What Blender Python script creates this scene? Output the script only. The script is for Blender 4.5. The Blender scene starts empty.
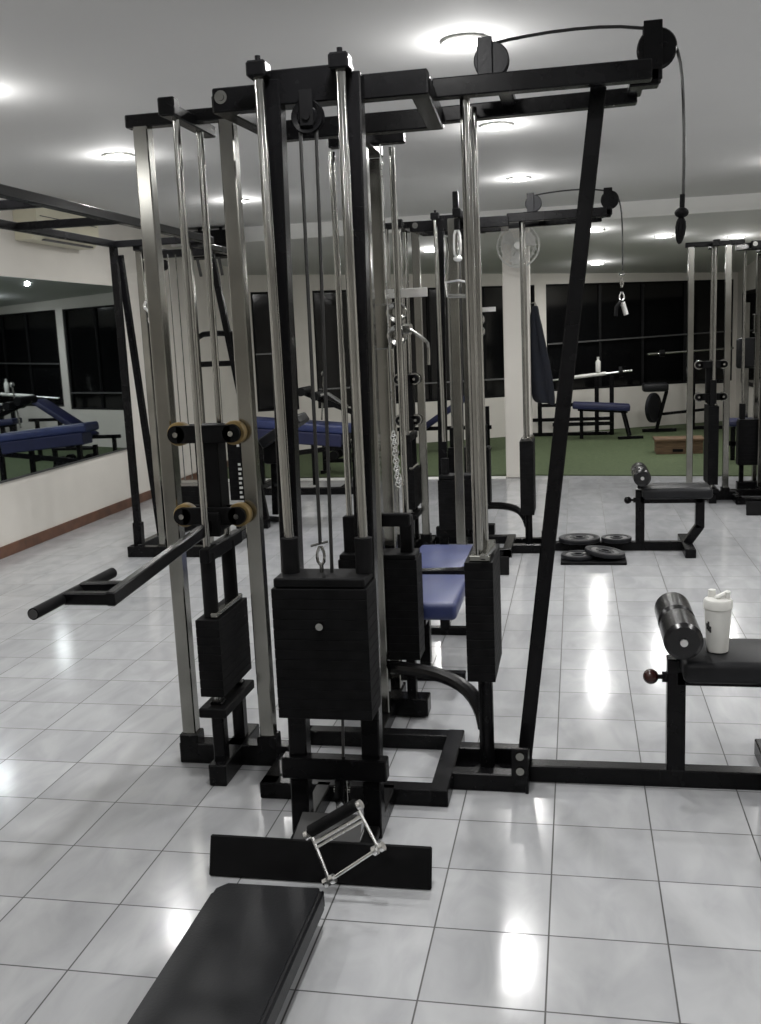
import bpy, bmesh, math, random
from mathutils import Vector, Matrix
random.seed(7)
SC = bpy.context.scene
COL = SC.collection
PI = math.pi

# ------------------------------------------------------------------ materials
def base_mat(name):
    m = bpy.data.materials.new(name); m.use_nodes = True
    nt = m.node_tree
    return m, nt, nt.nodes['Principled BSDF']

def mat(name, col, rough=0.5, metal=0.0, var=0.12, scale=14.0, bump=0.0, bscale=120.0, spec=0.5, coat=0.0):
    """procedural surface: noise varies colour and roughness a little"""
    m, nt, b = base_mat(name)
    N, L = nt.nodes, nt.links
    tc = N.new('ShaderNodeTexCoord')
    nz = N.new('ShaderNodeTexNoise'); nz.inputs['Scale'].default_value = scale; nz.inputs['Detail'].default_value = 4
    L.new(tc.outputs['Object'], nz.inputs['Vector'])
    ramp = N.new('ShaderNodeValToRGB')
    lo = [max(0, c * (1 - var)) for c in col]; hi = [min(1, c * (1 + var)) for c in col]
    ramp.color_ramp.elements[0].position = 0.3; ramp.color_ramp.elements[1].position = 0.7
    ramp.color_ramp.elements[0].color = (*lo, 1); ramp.color_ramp.elements[1].color = (*hi, 1)
    L.new(nz.outputs['Fac'], ramp.inputs['Fac']); L.new(ramp.outputs['Color'], b.inputs['Base Color'])
    mr = N.new('ShaderNodeMapRange')
    mr.inputs['To Min'].default_value = max(0.02, rough * 0.85); mr.inputs['To Max'].default_value = min(1, rough * 1.15)
    L.new(nz.outputs['Fac'], mr.inputs['Value']); L.new(mr.outputs['Result'], b.inputs['Roughness'])
    b.inputs['Metallic'].default_value = metal
    b.inputs['Specular IOR Level'].default_value = spec
    b.inputs['Coat Weight'].default_value = coat
    if bump:
        n2 = N.new('ShaderNodeTexNoise'); n2.inputs['Scale'].default_value = bscale; n2.inputs['Detail'].default_value = 3
        L.new(tc.outputs['Object'], n2.inputs['Vector'])
        bp = N.new('ShaderNodeBump'); bp.inputs['Strength'].default_value = bump; bp.inputs['Distance'].default_value = 0.004
        L.new(n2.outputs['Fac'], bp.inputs['Height']); L.new(bp.outputs['Normal'], b.inputs['Normal'])
    return m

def emis(name, col, strength):
    m, nt, b = base_mat(name)
    b.inputs['Base Color'].default_value = (0.9, 0.9, 0.9, 1)
    b.inputs['Emission Color'].default_value = (*col, 1)
    b.inputs['Emission Strength'].default_value = strength
    return m

def tile_mat():
    m, nt, b = base_mat('marble_floor_tile')
    N, L = nt.nodes, nt.links
    geo = N.new('ShaderNodeNewGeometry')
    sc = N.new('ShaderNodeVectorMath'); sc.operation = 'SCALE'; sc.inputs['Scale'].default_value = 1 / 0.3
    L.new(geo.outputs['Position'], sc.inputs[0])
    fl = N.new('ShaderNodeVectorMath'); fl.operation = 'FLOOR'; L.new(sc.outputs[0], fl.inputs[0])
    fr = N.new('ShaderNodeVectorMath'); fr.operation = 'FRACTION'; L.new(sc.outputs[0], fr.inputs[0])
    sep = N.new('ShaderNodeSeparateXYZ'); L.new(fr.outputs[0], sep.inputs[0])
    def edge(sock):
        a = N.new('ShaderNodeMath'); a.operation = 'SUBTRACT'; L.new(sock, a.inputs[0]); a.inputs[1].default_value = 0.5
        c = N.new('ShaderNodeMath'); c.operation = 'ABSOLUTE'; L.new(a.outputs[0], c.inputs[0])
        return c.outputs[0]
    mx = N.new('ShaderNodeMath'); mx.operation = 'MAXIMUM'
    L.new(edge(sep.outputs['X']), mx.inputs[0]); L.new(edge(sep.outputs['Y']), mx.inputs[1])
    gr = N.new('ShaderNodeMapRange'); gr.inputs['From Min'].default_value = 0.4905; gr.inputs['From Max'].default_value = 0.4945
    L.new(mx.outputs[0], gr.inputs['Value'])
    wn = N.new('ShaderNodeTexWhiteNoise'); wn.noise_dimensions = '3D'; L.new(fl.outputs[0], wn.inputs['Vector'])
    off = N.new('ShaderNodeVectorMath'); off.operation = 'SCALE'; off.inputs['Scale'].default_value = 9.0
    L.new(wn.outputs['Color'], off.inputs[0])
    add = N.new('ShaderNodeVectorMath'); add.operation = 'ADD'
    L.new(geo.outputs['Position'], add.inputs[0]); L.new(off.outputs[0], add.inputs[1])
    mp = N.new('ShaderNodeMapping'); mp.inputs['Rotation'].default_value = (0, 0, 0.7); mp.inputs['Scale'].default_value = (7.5, 3.2, 3)
    L.new(add.outputs[0], mp.inputs['Vector'])
    nz = N.new('ShaderNodeTexNoise'); nz.inputs['Scale'].default_value = 1.0; nz.inputs['Detail'].default_value = 5; nz.inputs['Distortion'].default_value = 0.8
    L.new(mp.outputs['Vector'], nz.inputs['Vector'])
    ramp = N.new('ShaderNodeValToRGB')
    e = ramp.color_ramp.elements
    e[0].position = 0.3; e[0].color = (0.345, 0.352, 0.365, 1); e[1].position = 0.66; e[1].color = (0.435, 0.442, 0.453, 1)
    L.new(nz.outputs['Fac'], ramp.inputs['Fac'])
    tint = N.new('ShaderNodeMapRange'); tint.inputs['To Min'].default_value = 0.94; tint.inputs['To Max'].default_value = 1.04
    L.new(wn.outputs['Value'], tint.inputs['Value'])
    mul = N.new('ShaderNodeVectorMath'); mul.operation = 'SCALE'
    L.new(ramp.outputs['Color'], mul.inputs[0]); L.new(tint.outputs['Result'], mul.inputs['Scale'])
    mix = N.new('ShaderNodeMix'); mix.data_type = 'RGBA'
    L.new(gr.outputs['Result'], mix.inputs['Factor']); L.new(mul.outputs[0], mix.inputs['A'])
    mix.inputs['B'].default_value = (0.055, 0.055, 0.055, 1)
    L.new(mix.outputs['Result'], b.inputs['Base Color'])
    rr = N.new('ShaderNodeMapRange'); rr.inputs['To Min'].default_value = 0.135; rr.inputs['To Max'].default_value = 0.6
    L.new(gr.outputs['Result'], rr.inputs['Value']); L.new(rr.outputs['Result'], b.inputs['Roughness'])
    # every tile lies a hair out of level, and its glaze is slightly wavy
    w2 = N.new('ShaderNodeTexNoise'); w2.inputs['Scale'].default_value = 5.0; w2.inputs['Detail'].default_value = 2
    L.new(add.outputs[0], w2.inputs['Vector'])
    bp = N.new('ShaderNodeBump'); bp.inputs['Strength'].default_value = 0.06; bp.inputs['Distance'].default_value = 0.01
    L.new(w2.outputs['Fac'], bp.inputs['Height']); L.new(bp.outputs['Normal'], b.inputs['Normal'])
    b.inputs['Specular IOR Level'].default_value = 0.5
    return m

def turf_mat():
    m, nt, b = base_mat('artificial_turf')
    N, L = nt.nodes, nt.links
    geo = N.new('ShaderNodeNewGeometry')
    mp = N.new('ShaderNodeMapping'); mp.inputs['Scale'].default_value = (14, 40, 14)
    L.new(geo.outputs['Position'], mp.inputs['Vector'])
    nz = N.new('ShaderNodeTexNoise'); nz.inputs['Scale'].default_value = 2; nz.inputs['Detail'].default_value = 6
    L.new(mp.outputs['Vector'], nz.inputs['Vector'])
    ramp = N.new('ShaderNodeValToRGB'); e = ramp.color_ramp.elements
    e[0].position = 0.3; e[0].color = (0.034, 0.052, 0.02, 1); e[1].position = 0.72; e[1].color = (0.085, 0.115, 0.05, 1)
    L.new(nz.outputs['Fac'], ramp.inputs['Fac']); L.new(ramp.outputs['Color'], b.inputs['Base Color'])
    b.inputs['Roughness'].default_value = 0.95
    bp = N.new('ShaderNodeBump'); bp.inputs['Strength'].default_value = 0.6; bp.inputs['Distance'].default_value = 0.01
    L.new(nz.outputs['Fac'], bp.inputs['Height']); L.new(bp.outputs['Normal'], b.inputs['Normal'])
    return m

def wood_mat():
    m, nt, b = base_mat('raw_wood')
    N, L = nt.nodes, nt.links
    tc = N.new('ShaderNodeTexCoord')
    mp = N.new('ShaderNodeMapping'); mp.inputs['Scale'].default_value = (1.5, 1.5, 14)
    L.new(tc.outputs['Object'], mp.inputs['Vector'])
    nz = N.new('ShaderNodeTexNoise'); nz.inputs['Scale'].default_value = 4; nz.inputs['Detail'].default_value = 6
    L.new(mp.outputs['Vector'], nz.inputs['Vector'])
    ramp = N.new('ShaderNodeValToRGB'); e = ramp.color_ramp.elements
    e[0].position = 0.3; e[0].color = (0.07, 0.038, 0.02, 1); e[1].position = 0.7; e[1].color = (0.17, 0.105, 0.055, 1)
    L.new(nz.outputs['Fac'], ramp.inputs['Fac']); L.new(ramp.outputs['Color'], b.inputs['Base Color'])
    b.inputs['Roughness'].default_value = 0.7
    return m

M = dict(
    tile=tile_mat(), turf=turf_mat(), wood=wood_mat(),
    wall=mat('cream_wall_paint', (0.64, 0.615, 0.57), 0.7, var=0.04, scale=2.2, bump=0.08, bscale=40),
    ceil=mat('white_ceiling_paint', (0.61, 0.61, 0.605), 0.8, var=0.03, scale=0.8),
    beam=mat('white_beam_paint', (0.78, 0.78, 0.76), 0.6, var=0.03, scale=2),
    skirting=mat('brown_skirting_tile', (0.115, 0.055, 0.033), 0.35, var=0.35, scale=9),
    black=mat('black_gloss_enamel', (0.004, 0.004, 0.0045), 0.26, var=0.3, scale=8, bump=0.05, bscale=60, spec=0.15),
    blackm=mat('black_matt_enamel', (0.006, 0.006, 0.0065), 0.5, var=0.25, scale=10, spec=0.08),
    stack=mat('black_cast_plate', (0.006, 0.006, 0.0065), 0.6, var=0.3, scale=25, bump=0.10, bscale=80, spec=0.07),
    chrome=mat('worn_chrome', (0.42, 0.42, 0.40), 0.15, metal=1.0, var=0.12, scale=6),
    steel=mat('brushed_steel_post', (0.29, 0.288, 0.265), 0.17, metal=1.0, var=0.16, scale=5),
    bright=mat('bright_chrome', (0.85, 0.85, 0.84), 0.28, metal=1.0, var=0.06, scale=12),
    rubber=mat('black_rubber', (0.006, 0.006, 0.0065), 0.6, var=0.2, scale=30, spec=0.1),
    leather=mat('black_vinyl', (0.009, 0.0095, 0.011), 0.4, var=0.18, scale=7, bump=0.12, bscale=160, spec=0.25),
    foam=mat('black_shiny_foam_vinyl', (0.008, 0.008, 0.009), 0.24, var=0.2, scale=12, bump=0.05, bscale=60, spec=0.45),
    blue=mat('blue_vinyl', (0.026, 0.037, 0.115), 0.4, var=0.15, scale=6, bump=0.08, bscale=140),
    navy=mat('navy_vinyl', (0.012, 0.015, 0.055), 0.45, var=0.15, scale=6),
    cloth=mat('dark_navy_cloth', (0.005, 0.007, 0.014), 0.85, var=0.25, scale=12),
    yellow=mat('yellowed_nylon_roller', (0.24, 0.165, 0.06), 0.5, var=0.25, scale=16),
    cable=mat('black_cable', (0.012, 0.012, 0.012), 0.4, var=0.1, scale=30),
    redknob=mat('dark_red_knob', (0.035, 0.010, 0.008), 0.22, var=0.2, scale=30),
    white=mat('white_plastic', (0.68, 0.68, 0.65), 0.4, var=0.03, scale=8),
    cream=mat('cream_plastic', (0.63, 0.60, 0.47), 0.4, var=0.04, scale=6),
    greyd=mat('dark_grey_plastic', (0.05, 0.05, 0.05), 0.5, var=0.1, scale=8),
    sticker=mat('pale_sticker', (0.55, 0.55, 0.53), 0.5, var=0.1, scale=40),
    iron=mat('grey_cast_iron', (0.012, 0.0125, 0.015), 0.42, var=0.3, scale=18, bump=0.15, bscale=70, spec=0.2),
    glass=mat('night_window_glass', (0.0045, 0.0047, 0.005), 0.09, var=0.3, scale=2, spec=0.35),
    frame=mat('dark_window_frame', (0.006, 0.006, 0.0065), 0.5, var=0.2, scale=10, spec=0.1),
    alu=mat('aluminium_rail', (0.17, 0.17, 0.17), 0.4, metal=0.6, var=0.1, scale=10),
    mirror=mat('mirror_silver', (0.60, 0.66, 0.69), 0.012, metal=1.0, var=0.02, scale=2),
    lamp=emis('lamp_glow', (1.0, 0.98, 0.94), 60.0),
    clear=mat('smoky_fan_plastic', (0.50, 0.50, 0.48), 0.3, var=0.1, scale=9),
)

# ------------------------------------------------------------------ mesh builder
class MB:
    def __init__(self): self.bm = bmesh.new()
    def _add(self, verts, mtx):
        bmesh.ops.transform(self.bm, matrix=mtx, verts=verts)
    def box(self, c, s, rot=None, bev=0.004, seg=1):
        r = bmesh.ops.create_cube(self.bm, size=1.0)['verts']
        bmesh.ops.scale(self.bm, vec=s, verts=r)
        bev = min(bev, 0.45 * min(s))
        if bev > 0:
            ed = list({e for v in r for e in v.link_edges})
            res = bmesh.ops.bevel(self.bm, geom=ed, offset=bev, segments=seg, affect='EDGES', profile=0.5)
            vs = set()
            st = [v for v in res['verts']]
            seen = set(st)
            while st:
                v = st.pop(); vs.add(v)
                for e in v.link_edges:
                    o = e.other_vert(v)
                    if o not in seen: seen.add(o); st.append(o)
            r = list(vs)
        m = Matrix.Translation(Vector(c))
        if rot is not None: m = m @ rot
        self._add(r, m); return self
    def span(self, a, b, bev=0.004, seg=1):
        """box between two opposite corners"""
        a, b = Vector(a), Vector(b)
        return self.box((a + b) / 2, [abs(x) for x in (b - a)], None, bev, seg)
    def bar(self, p0, p1, w, h, bev=0.004, ext=0.0):
        """rectangular tube along p0-p1: w across (horizontal), h the other way"""
        p0, p1 = Vector(p0), Vector(p1); d = p1 - p0; L = d.length + 2 * ext; d.normalize()
        up = Vector((0, 0, 1)) if abs(d.z) < 0.95 else Vector((0, 1, 0))
        x = d.cross(up).normalized(); z = x.cross(d)
        rot = Matrix((x, d, z)).transposed().to_4x4()
        return self.box((p0 + p1) / 2, (w, L, h), rot, bev)
    def cyl(self, p0, p1, r, r2=None, n=16, bev=0.0):
        p0, p1 = Vector(p0), Vector(p1); d = p1 - p0; L = d.length
        v = bmesh.ops.create_cone(self.bm, cap_ends=True, segments=n, radius1=r, radius2=r if r2 is None else r2, depth=L)['verts']
        q = Vector((0, 0, 1)).rotation_difference(d.normalized()).to_matrix().to_4x4()
        self._add(v, Matrix.Translation((p0 + p1) / 2) @ q); return self
    def sphere(self, c, r, s=(1, 1, 1), n=16):
        v = bmesh.ops.create_uvsphere(self.bm, u_segments=n, v_segments=max(8, n // 2), radius=r)['verts']
        self._add(v, Matrix.Translation(Vector(c)) @ Matrix.Diagonal((*s, 1))); return self
    def path(self, pts, r, n=8, smooth=0, closed=False):
        P = [Vector(p) for p in pts]
        for _ in range(smooth):
            Q = []
            m = len(P)
            rng = range(m) if closed else range(m - 1)
            if not closed: Q.append(P[0])
            for i in rng:
                a, b = P[i], P[(i + 1) % m]
                Q += [a * 0.75 + b * 0.25, a * 0.25 + b * 0.75]
            if not closed: Q.append(P[-1])
            P = Q
        m = len(P); rings = []; prev = None
        for i in range(m):
            if closed: t = P[(i + 1) % m] - P[i - 1]
            else: t = P[min(i + 1, m - 1)] - P[max(i - 1, 0)]
            t.normalize()
            if prev is None:
                u = t.cross(Vector((0, 0, 1)) if abs(t.z) < 0.9 else Vector((1, 0, 0))).normalized()
            else:
                u = (prev - t * prev.dot(t)).normalized()
            prev = u; w = t.cross(u)
            rr = r[i] if isinstance(r, (list, tuple)) else r
            rings.append([self.bm.verts.new(P[i] + (u * math.cos(2 * PI * k / n) + w * math.sin(2 * PI * k / n)) * rr) for k in range(n)])
        for i in range(m if closed else m - 1):
            A, B = rings[i], rings[(i + 1) % m]
            for k in range(n):
                self.bm.faces.new((A[k], A[(k + 1) % n], B[(k + 1) % n], B[k]))
        if not closed:
            self.bm.faces.new(rings[0][::-1]); self.bm.faces.new(rings[-1])
        return self
    def lathe(self, c, prof, axis='Z', n=24, rot=None):
        """prof = [(radius, along)], closed at both ends when the radius is 0"""
        rings = []
        for (r, z) in prof:
            rings.append([self.bm.verts.new((r * math.cos(2 * PI * k / n), r * math.sin(2 * PI * k / n), z)) for k in range(n)] if r > 1e-6 else [self.bm.verts.new((0, 0, z))])
        for A, B in zip(rings, rings[1:]):
            for k in range(n):
                if len(A) == 1: self.bm.faces.new((A[0], B[(k + 1) % n], B[k])[::-1])
                elif len(B) == 1: self.bm.faces.new((A[k], A[(k + 1) % n], B[0]))
                else: self.bm.faces.new((A[k], A[(k + 1) % n], B[(k + 1) % n], B[k]))
        vs = [v for R in rings for v in R]
        q = {'Z': Matrix.Identity(4), 'Y': Matrix.Rotation(-PI / 2, 4, 'X'), 'X': Matrix.Rotation(PI / 2, 4, 'Y')}[axis]
        m = Matrix.Translation(Vector(c)) @ (rot if rot is not None else Matrix.Identity(4)) @ q
        self._add(vs, m); return self
    def poly(self, pts, thick=None):
        vs = [self.bm.verts.new(p) for p in pts]
        f = self.bm.faces.new(vs)
        if thick is not None:
            r = bmesh.ops.extrude_face_region(self.bm, geom=[f])
            bmesh.ops.translate(self.bm, vec=thick, verts=[e for e in r['geom'] if isinstance(e, bmesh.types.BMVert)])
        return self
    def build(self, name, m, parent=None, off=None, kind=None, angle=35):
        """off = world position of the thing's base: the mesh is stored relative to it"""
        bm = self.bm
        bmesh.ops.recalc_face_normals(bm, faces=bm.faces[:])
        if off is not None:
            bmesh.ops.translate(bm, vec=-Vector(off), verts=bm.verts[:])
        me = bpy.data.meshes.new(name); bm.to_mesh(me); bm.free()
        me.materials.append(M[m] if isinstance(m, str) else m)
        for p in me.polygons: p.use_smooth = True
        me.set_sharp_from_angle(angle=math.radians(angle))
        o = bpy.data.objects.new(name, me); COL.objects.link(o)
        if parent is not None: o.parent = parent
        elif off is not None: o.location = off
        if kind: o['kind'] = kind
        return o

def tag(o, label, cat, group=None, kind=None):
    o['label'] = label; o['category'] = cat
    if group: o['group'] = group
    if kind: o['kind'] = kind
    return o

def thing(name, label, cat, loc, group=None):
    o = bpy.data.objects.new(name, None); COL.objects.link(o)
    o.location = loc; o.empty_display_size = 0.1
    return tag(o, label, cat, group)

def part_label(o, s): o['label'] = s; return o

# ------------------------------------------------------------------ room
XL = -4.25            # left wall
YB = 7.65             # line of column, beam and turf edge
XR = 5.2
YF = -6.0
def wall_y(x): return 12.29 + 0.5 * x     # the back wall runs askew
BL = Vector((XL, wall_y(XL), 0)); BRx = 2.54; BR = Vector((BRx, wall_y(BRx), 0))

MB().poly([(XL, YF, 0), (XR, YF, 0), (XR, 13.8, 0), (XL, 13.8, 0)], (0, 0, -0.1)).build('floor', 'tile', kind='structure')
MB().poly([(XL, YF, 2.77), (XR, YF, 2.77), (XR, 7.8, 2.77), (XL, 7.8, 2.77)], (0, 0, 0.1)).build('ceiling', 'ceil', kind='structure')
MB().poly([(XL, 7.8, 2.63), (BRx + .02, 7.8, 2.63), (BRx + .02, BR.y + .05, 2.28), (XL, BL.y + .05, 2.43)], (0, 0, 0.1)).build('ceiling_back', 'ceil', kind='structure')
MB().poly([(XL, YF, 0), (XL, BL.y + .1, 0), (XL, BL.y + .1, 2.77), (XL, YF, 2.77)], (-0.15, 0, 0)).build('wall_left', 'wall', kind='structure')
MB().poly([(XR, YF, 0), (XR, 7.8, 0), (XR, 7.8, 2.77), (XR, YF, 2.77)], (0.15, 0, 0)).build('wall_right', 'wall', kind='structure')
MB().poly([(XL, YF, 0), (XR, YF, 0), (XR, YF, 2.77), (XL, YF, 2.77)], (0, -0.15, 0)).build('wall_front', 'wall', kind='structure')
MB().span((BRx, 7.8, 0), (XR, 7.95, 2.77)).build('wall_side', 'wall', kind='structure')
MB().poly([(BRx, 7.95, 0), (BRx, BR.y, 0), (BRx, BR.y, 2.7), (BRx, 7.95, 2.7)], (0.15, 0, 0)).build('wall_right_back', 'wall', kind='structure')
MB().span((XL, YB, 2.625), (XR, 7.8, 2.77), 0).span((XL, YB - .012, 2.615), (XR, YB + .02, 2.64), 0).build('trim_1', 'beam', kind='structure')

# back wall with three window openings
U = (BR - BL).normalized(); Nn = Vector((-U.y, U.x, 0))       # Nn points out of the room
def wp(x, z, o=0.0): return Vector((x, wall_y(x), z)) + Nn * o
WINS = [(-4.21, -3.69, 0.60, 2.21, 2.205), (-3.45, -0.50, 0.595, 2.205, 2.19), (-0.34, 2.48, 0.635, 2.195, 2.185)]
wb = MB()
xs = [XL] + [v for w in WINS for v in w[:2]] + [BRx]
for i in range(len(xs) - 1):
    a, b = xs[i], xs[i + 1]
    if i % 2 == 0: segs = [(0, 0, 2.7, 2.7)]
    else:
        w = WINS[i // 2]; segs = [(0, 0, w[2], w[2]), (w[3], w[4], 2.7, 2.7)]
    for (z0a, z0b, z1a, z1b) in segs:
        wb.poly([wp(a, z0a), wp(b, z0b), wp(b, z1b), wp(a, z1a)], Nn * 0.15)
wb.build('wall_back', 'wall', kind='structure')
RAILS = [1.38, 0.86, 1.33]
MULL = [[-3.95], [-2.7, -1.95, -1.2], [0.46, 1.1, 1.75]]
for i, (a, b, z0, z1a, z1b) in enumerate(WINS):
    o = MB()
    for (p, q) in ((wp(a, z0, .04), wp(b, z0, .04)), (wp(a, z1a, .04), wp(b, z1b, .04)), (wp(a, z0, .04), wp(a, z1a, .04)), (wp(b, z0, .04), wp(b, z1b, .04))):
        o.bar(p, q, 0.05, 0.05, 0.003)
    for x in MULL[i]:
        t = (x - a) / (b - a); o.bar(wp(x, z0, .045), wp(x, z1a * (1 - t) + z1b * t, .045), 0.04, 0.035, 0.002)
    fo = o.build('window_%d' % (i + 1), 'frame', kind='structure')
    MB().poly([wp(a, z0, .06), wp(b, z0, .06), wp(b, z1b, .06), wp(a, z1a, .06)], Nn * 0.01).build('pane', 'glass', fo)
    MB().bar(wp(a + .02, RAILS[i], .01), wp(b - .02, RAILS[i] + (0.07 if i == 2 else 0), .01), 0.02, 0.022, 0.002).build('rail', 'alu', fo)
fr = MB()
for (y0, z0, y1, z1) in ((8.6, .65, 12.9, .65), (8.6, 1.95, 12.9, 1.95), (8.6, .65, 8.6, 1.95), (12.9, .65, 12.9, 1.95), (10.7, .65, 10.7, 1.95)):
    fr.bar((BRx - .01, y0, z0), (BRx - .01, y1, z1), 0.03, 0.05, 0.002)
fo = fr.build('window_4', 'frame', kind='structure')
MB().span((BRx - .012, 8.6, .65), (BRx - .004, 12.9, 1.95), 0).build('pane', 'glass', fo)
MB().span((-.66, YB, 0), (-.385, 7.95, 2.625), 0.01).build('column', 'wall', kind='structure')
sk = MB().span((XL, YF, 0), (XL + .014, 9.9, .09), .003); sk.build('baseboard_left', 'skirting', kind='structure')
# turf, one continuous carpet
tf = MB().poly([(XL + .02, 7.93, 0.012), (-.3, 7.80, .012), (BRx - .01, 7.42, .012), (BRx - .01, BR.y - .02, .012), (XL + .02, BL.y - .02, .012)], (0, 0, -.011)).build('artificial_turf', 'turf')
tag(tf, 'green artificial turf laid along the foot of the back windows', 'turf', kind='stuff')
tf2 = MB().poly([(XL + .02, 7.70, 0.006), (-.665, 7.60, .006), (-.665, 7.76, .006), (XL + .02, 7.90, .006)], (0, 0, -.005)).build('trim_2', 'beam', kind='structure')

# ------------------------------------------------------------------ wall fittings
mir = thing('wall_mirror', 'large frameless mirror along the cream left wall', 'mirror', (XL, 4.3, .585))
MB().span((XL + .001, 2.4, .585), (XL + .012, 6.13, 2.132), .002).build('mirror_glass', 'mirror', mir, (XL, 4.3, .585))
me_ = MB().span((XL + .001, 2.4, .570), (XL + .016, 6.14, .585), .001).span((XL + .001, 6.13, .585), (XL + .016, 6.145, 2.132), .001)
me_.build('edge_strip', 'greyd', mir, (XL, 4.3, .585))

ac_l = (XL, 4.95, 2.42)
ac = thing('air_conditioner', 'cream split air conditioner high on the left wall above the mirror', 'air conditioner', ac_l)
b = MB()
pr = [(0.002, 2.42), (.14, 2.42), (.20, 2.47), (.205, 2.70), (.19, 2.727), (0.002, 2.727)]
b.poly([(XL + x, 4.45, z) for x, z in pr], (0, 1.05, 0)); b.build('casing', 'cream', ac, ac_l)
MB().bar((XL + .155, 4.60, 2.428), (XL + .155, 5.42, 2.428), .05, .012, .002).build('louvre', 'greyd', ac, ac_l)
MB().bar((XL + .206, 4.5, 2.60), (XL + .206, 5.46, 2.60), .004, .006, 0).build('seam', 'greyd', ac, ac_l)

sp_l = (-3.75, 7.45, 2.45)
sp = thing('ceiling_speaker', 'black loudspeaker box hung under the ceiling near the white beam, left of the column', 'speaker', sp_l)
MB().span((-3.99, 7.33, 2.45), (-3.42, 7.60, 2.725), .008).build('cabinet', 'blackm', sp, sp_l)
for x in (-3.86, -3.62):
    MB().bar((x, 7.5, 2.77), (x, 7.5, 2.70), .03, .03, .002).build('hanger', 'blackm', sp, sp_l)
    MB().bar((x, 7.36, 2.48), (x + .02, 7.4, 2.26), .03, .012, .002).build('strap', 'greyd', sp, sp_l)

fan_l = (-.50, YB, 2.39)
fan = thing('wall_fan', 'pale wall fan with round wire guard on the white column', 'fan', fan_l)
fy = 7.40
fx, fz = -.475, 2.385
MB().span((-.56, 7.6, 2.2), (-.44, YB - .001, 2.38), .01).bar((-.50, 7.62, 2.33), (fx, 7.5, fz), .05, .05).build('bracket', 'white', fan, fan_l)
MB().lathe((fx, 7.52, fz), [(0, 0.1), (.06, .09), (.075, .03), (.07, -.04), (0, -.06)], 'Y').build('motor', 'white', fan, fan_l)
g = MB()
for yy, rs in ((fy - .05, (.07, .12, .17, .205)), (fy + .05, (.205, .15))):
    for r in rs: g.path([(fx + r * math.cos(t * PI / 14), yy + (.02 if r < .2 else 0.03) * (1 if yy < fy else -1), fz + r * math.sin(t * PI / 14)) for t in range(28)], .0035, 5, closed=True)
for k in range(24):
    a = 2 * PI * k / 24
    g.path([(fx + .04 * math.cos(a), fy - .055, fz + .04 * math.sin(a)), (fx + .19 * math.cos(a), fy - .035, fz + .19 * math.sin(a)), (fx + .21 * math.cos(a), fy, fz + .21 * math.sin(a)), (fx + .17 * math.cos(a), fy + .05, fz + .17 * math.sin(a))], .0022, 4)
g.path([(fx + .212 * math.cos(t * PI / 16), fy, fz + .212 * math.sin(t * PI / 16)) for t in range(32)], .007, 6, closed=True)
g.build('guard', 'clear', fan, fan_l)
for k in range(3):
    bl = MB(); a0 = 2 * PI * k / 3 + .3
    pts = [(fx + r * math.cos(a0 + da), fy + dy, fz + r * math.sin(a0 + da)) for r, da, dy in ((.03, -.3, .02), (.17, -.35, .025), (.185, .15, 0), (.16, .6, -.02), (.03, .5, -.02))]
    bl.poly(pts, (0, .003, 0)).build('blade', 'clear', fan, fan_l)
MB().lathe((fx, fy - .05, fz), [(0, -.012), (.035, -.01), (.04, .01), (0, .012)], 'Y').build('hub', 'white', fan, fan_l)

# downlights: a row down the middle, a row on the left, five in the annexe
def ceil_z(x, y):
    if y < YB: return 2.77
    u = (x - XL) / (BRx - XL); yb = wall_y(x); t = (y - 7.8) / (yb - 7.8)
    return 2.63 + t * ((2.43 + (2.28 - 2.43) * u) - 2.63)
SPOTS = [(-.367, 1.503, 'recessed ceiling light just above the pulley at the top of the nearest gym tower', 70),
         (-.375, 3.331, 'recessed ceiling light showing just under the long top arm of the nearest gym tower', 70),
         (-.36, 5.54, 'recessed ceiling light right above the fan column, just before the white beam', 70),
         (-2.793, 3.291, 'recessed ceiling light left of the steel posts, over the overhead ladder frame', 70),
         (-2.79, 5.634, 'recessed ceiling light beyond the steel posts of the nearest tower on the left side', 70),
         (-2.70, 1.5, 'recessed ceiling light at the left edge of the photo, nearest over the ladder frame', 70)]
HID = [(1.95, 1.5), (1.9, 3.4), (1.8, 5.53), (4.2, 1.5), (4.2, 5.5), (-.4, -.6), (-2.7, -.6), (1.95, -.6), (-.4, -3.2), (2.6, -3.2), (-3.0, -3.4)]
BACK = [(-1.60, 9.15, 'recessed ceiling light of the back area, seen left of the fan column'),
        (.30, 8.45, 'upper of two recessed ceiling lights right of the fan column, beyond the beam'),
        (.375, 11.3, 'lower and farther of two recessed ceiling lights right of the fan column'),
        (1.08, 9.2, 'recessed ceiling light behind the top bar of the steel-posted machine at right'),
        (1.93, 9.6, 'recessed ceiling light at the right edge of the photo, beyond the beam')]
def lamp_at(x, y, z, w):
    l = bpy.data.lights.new('downlight_lamp', 'AREA'); l.shape = 'DISK'; l.size = .15; l.energy = w * .86; l.color = (1.0, .99, .975)
    l.spread = math.radians(165)
    o = bpy.data.objects.new('downlight_lamp', l); COL.objects.link(o); o.location = (x, y, z)
    p = bpy.data.lights.new('downlight_bulb', 'POINT'); p.energy = w * .30; p.shadow_soft_size = .03; p.color = (1.0, .99, .975)
    q = bpy.data.objects.new('downlight_bulb', p); COL.objects.link(q); q.location = (x, y, z - .10)
    return o
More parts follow.
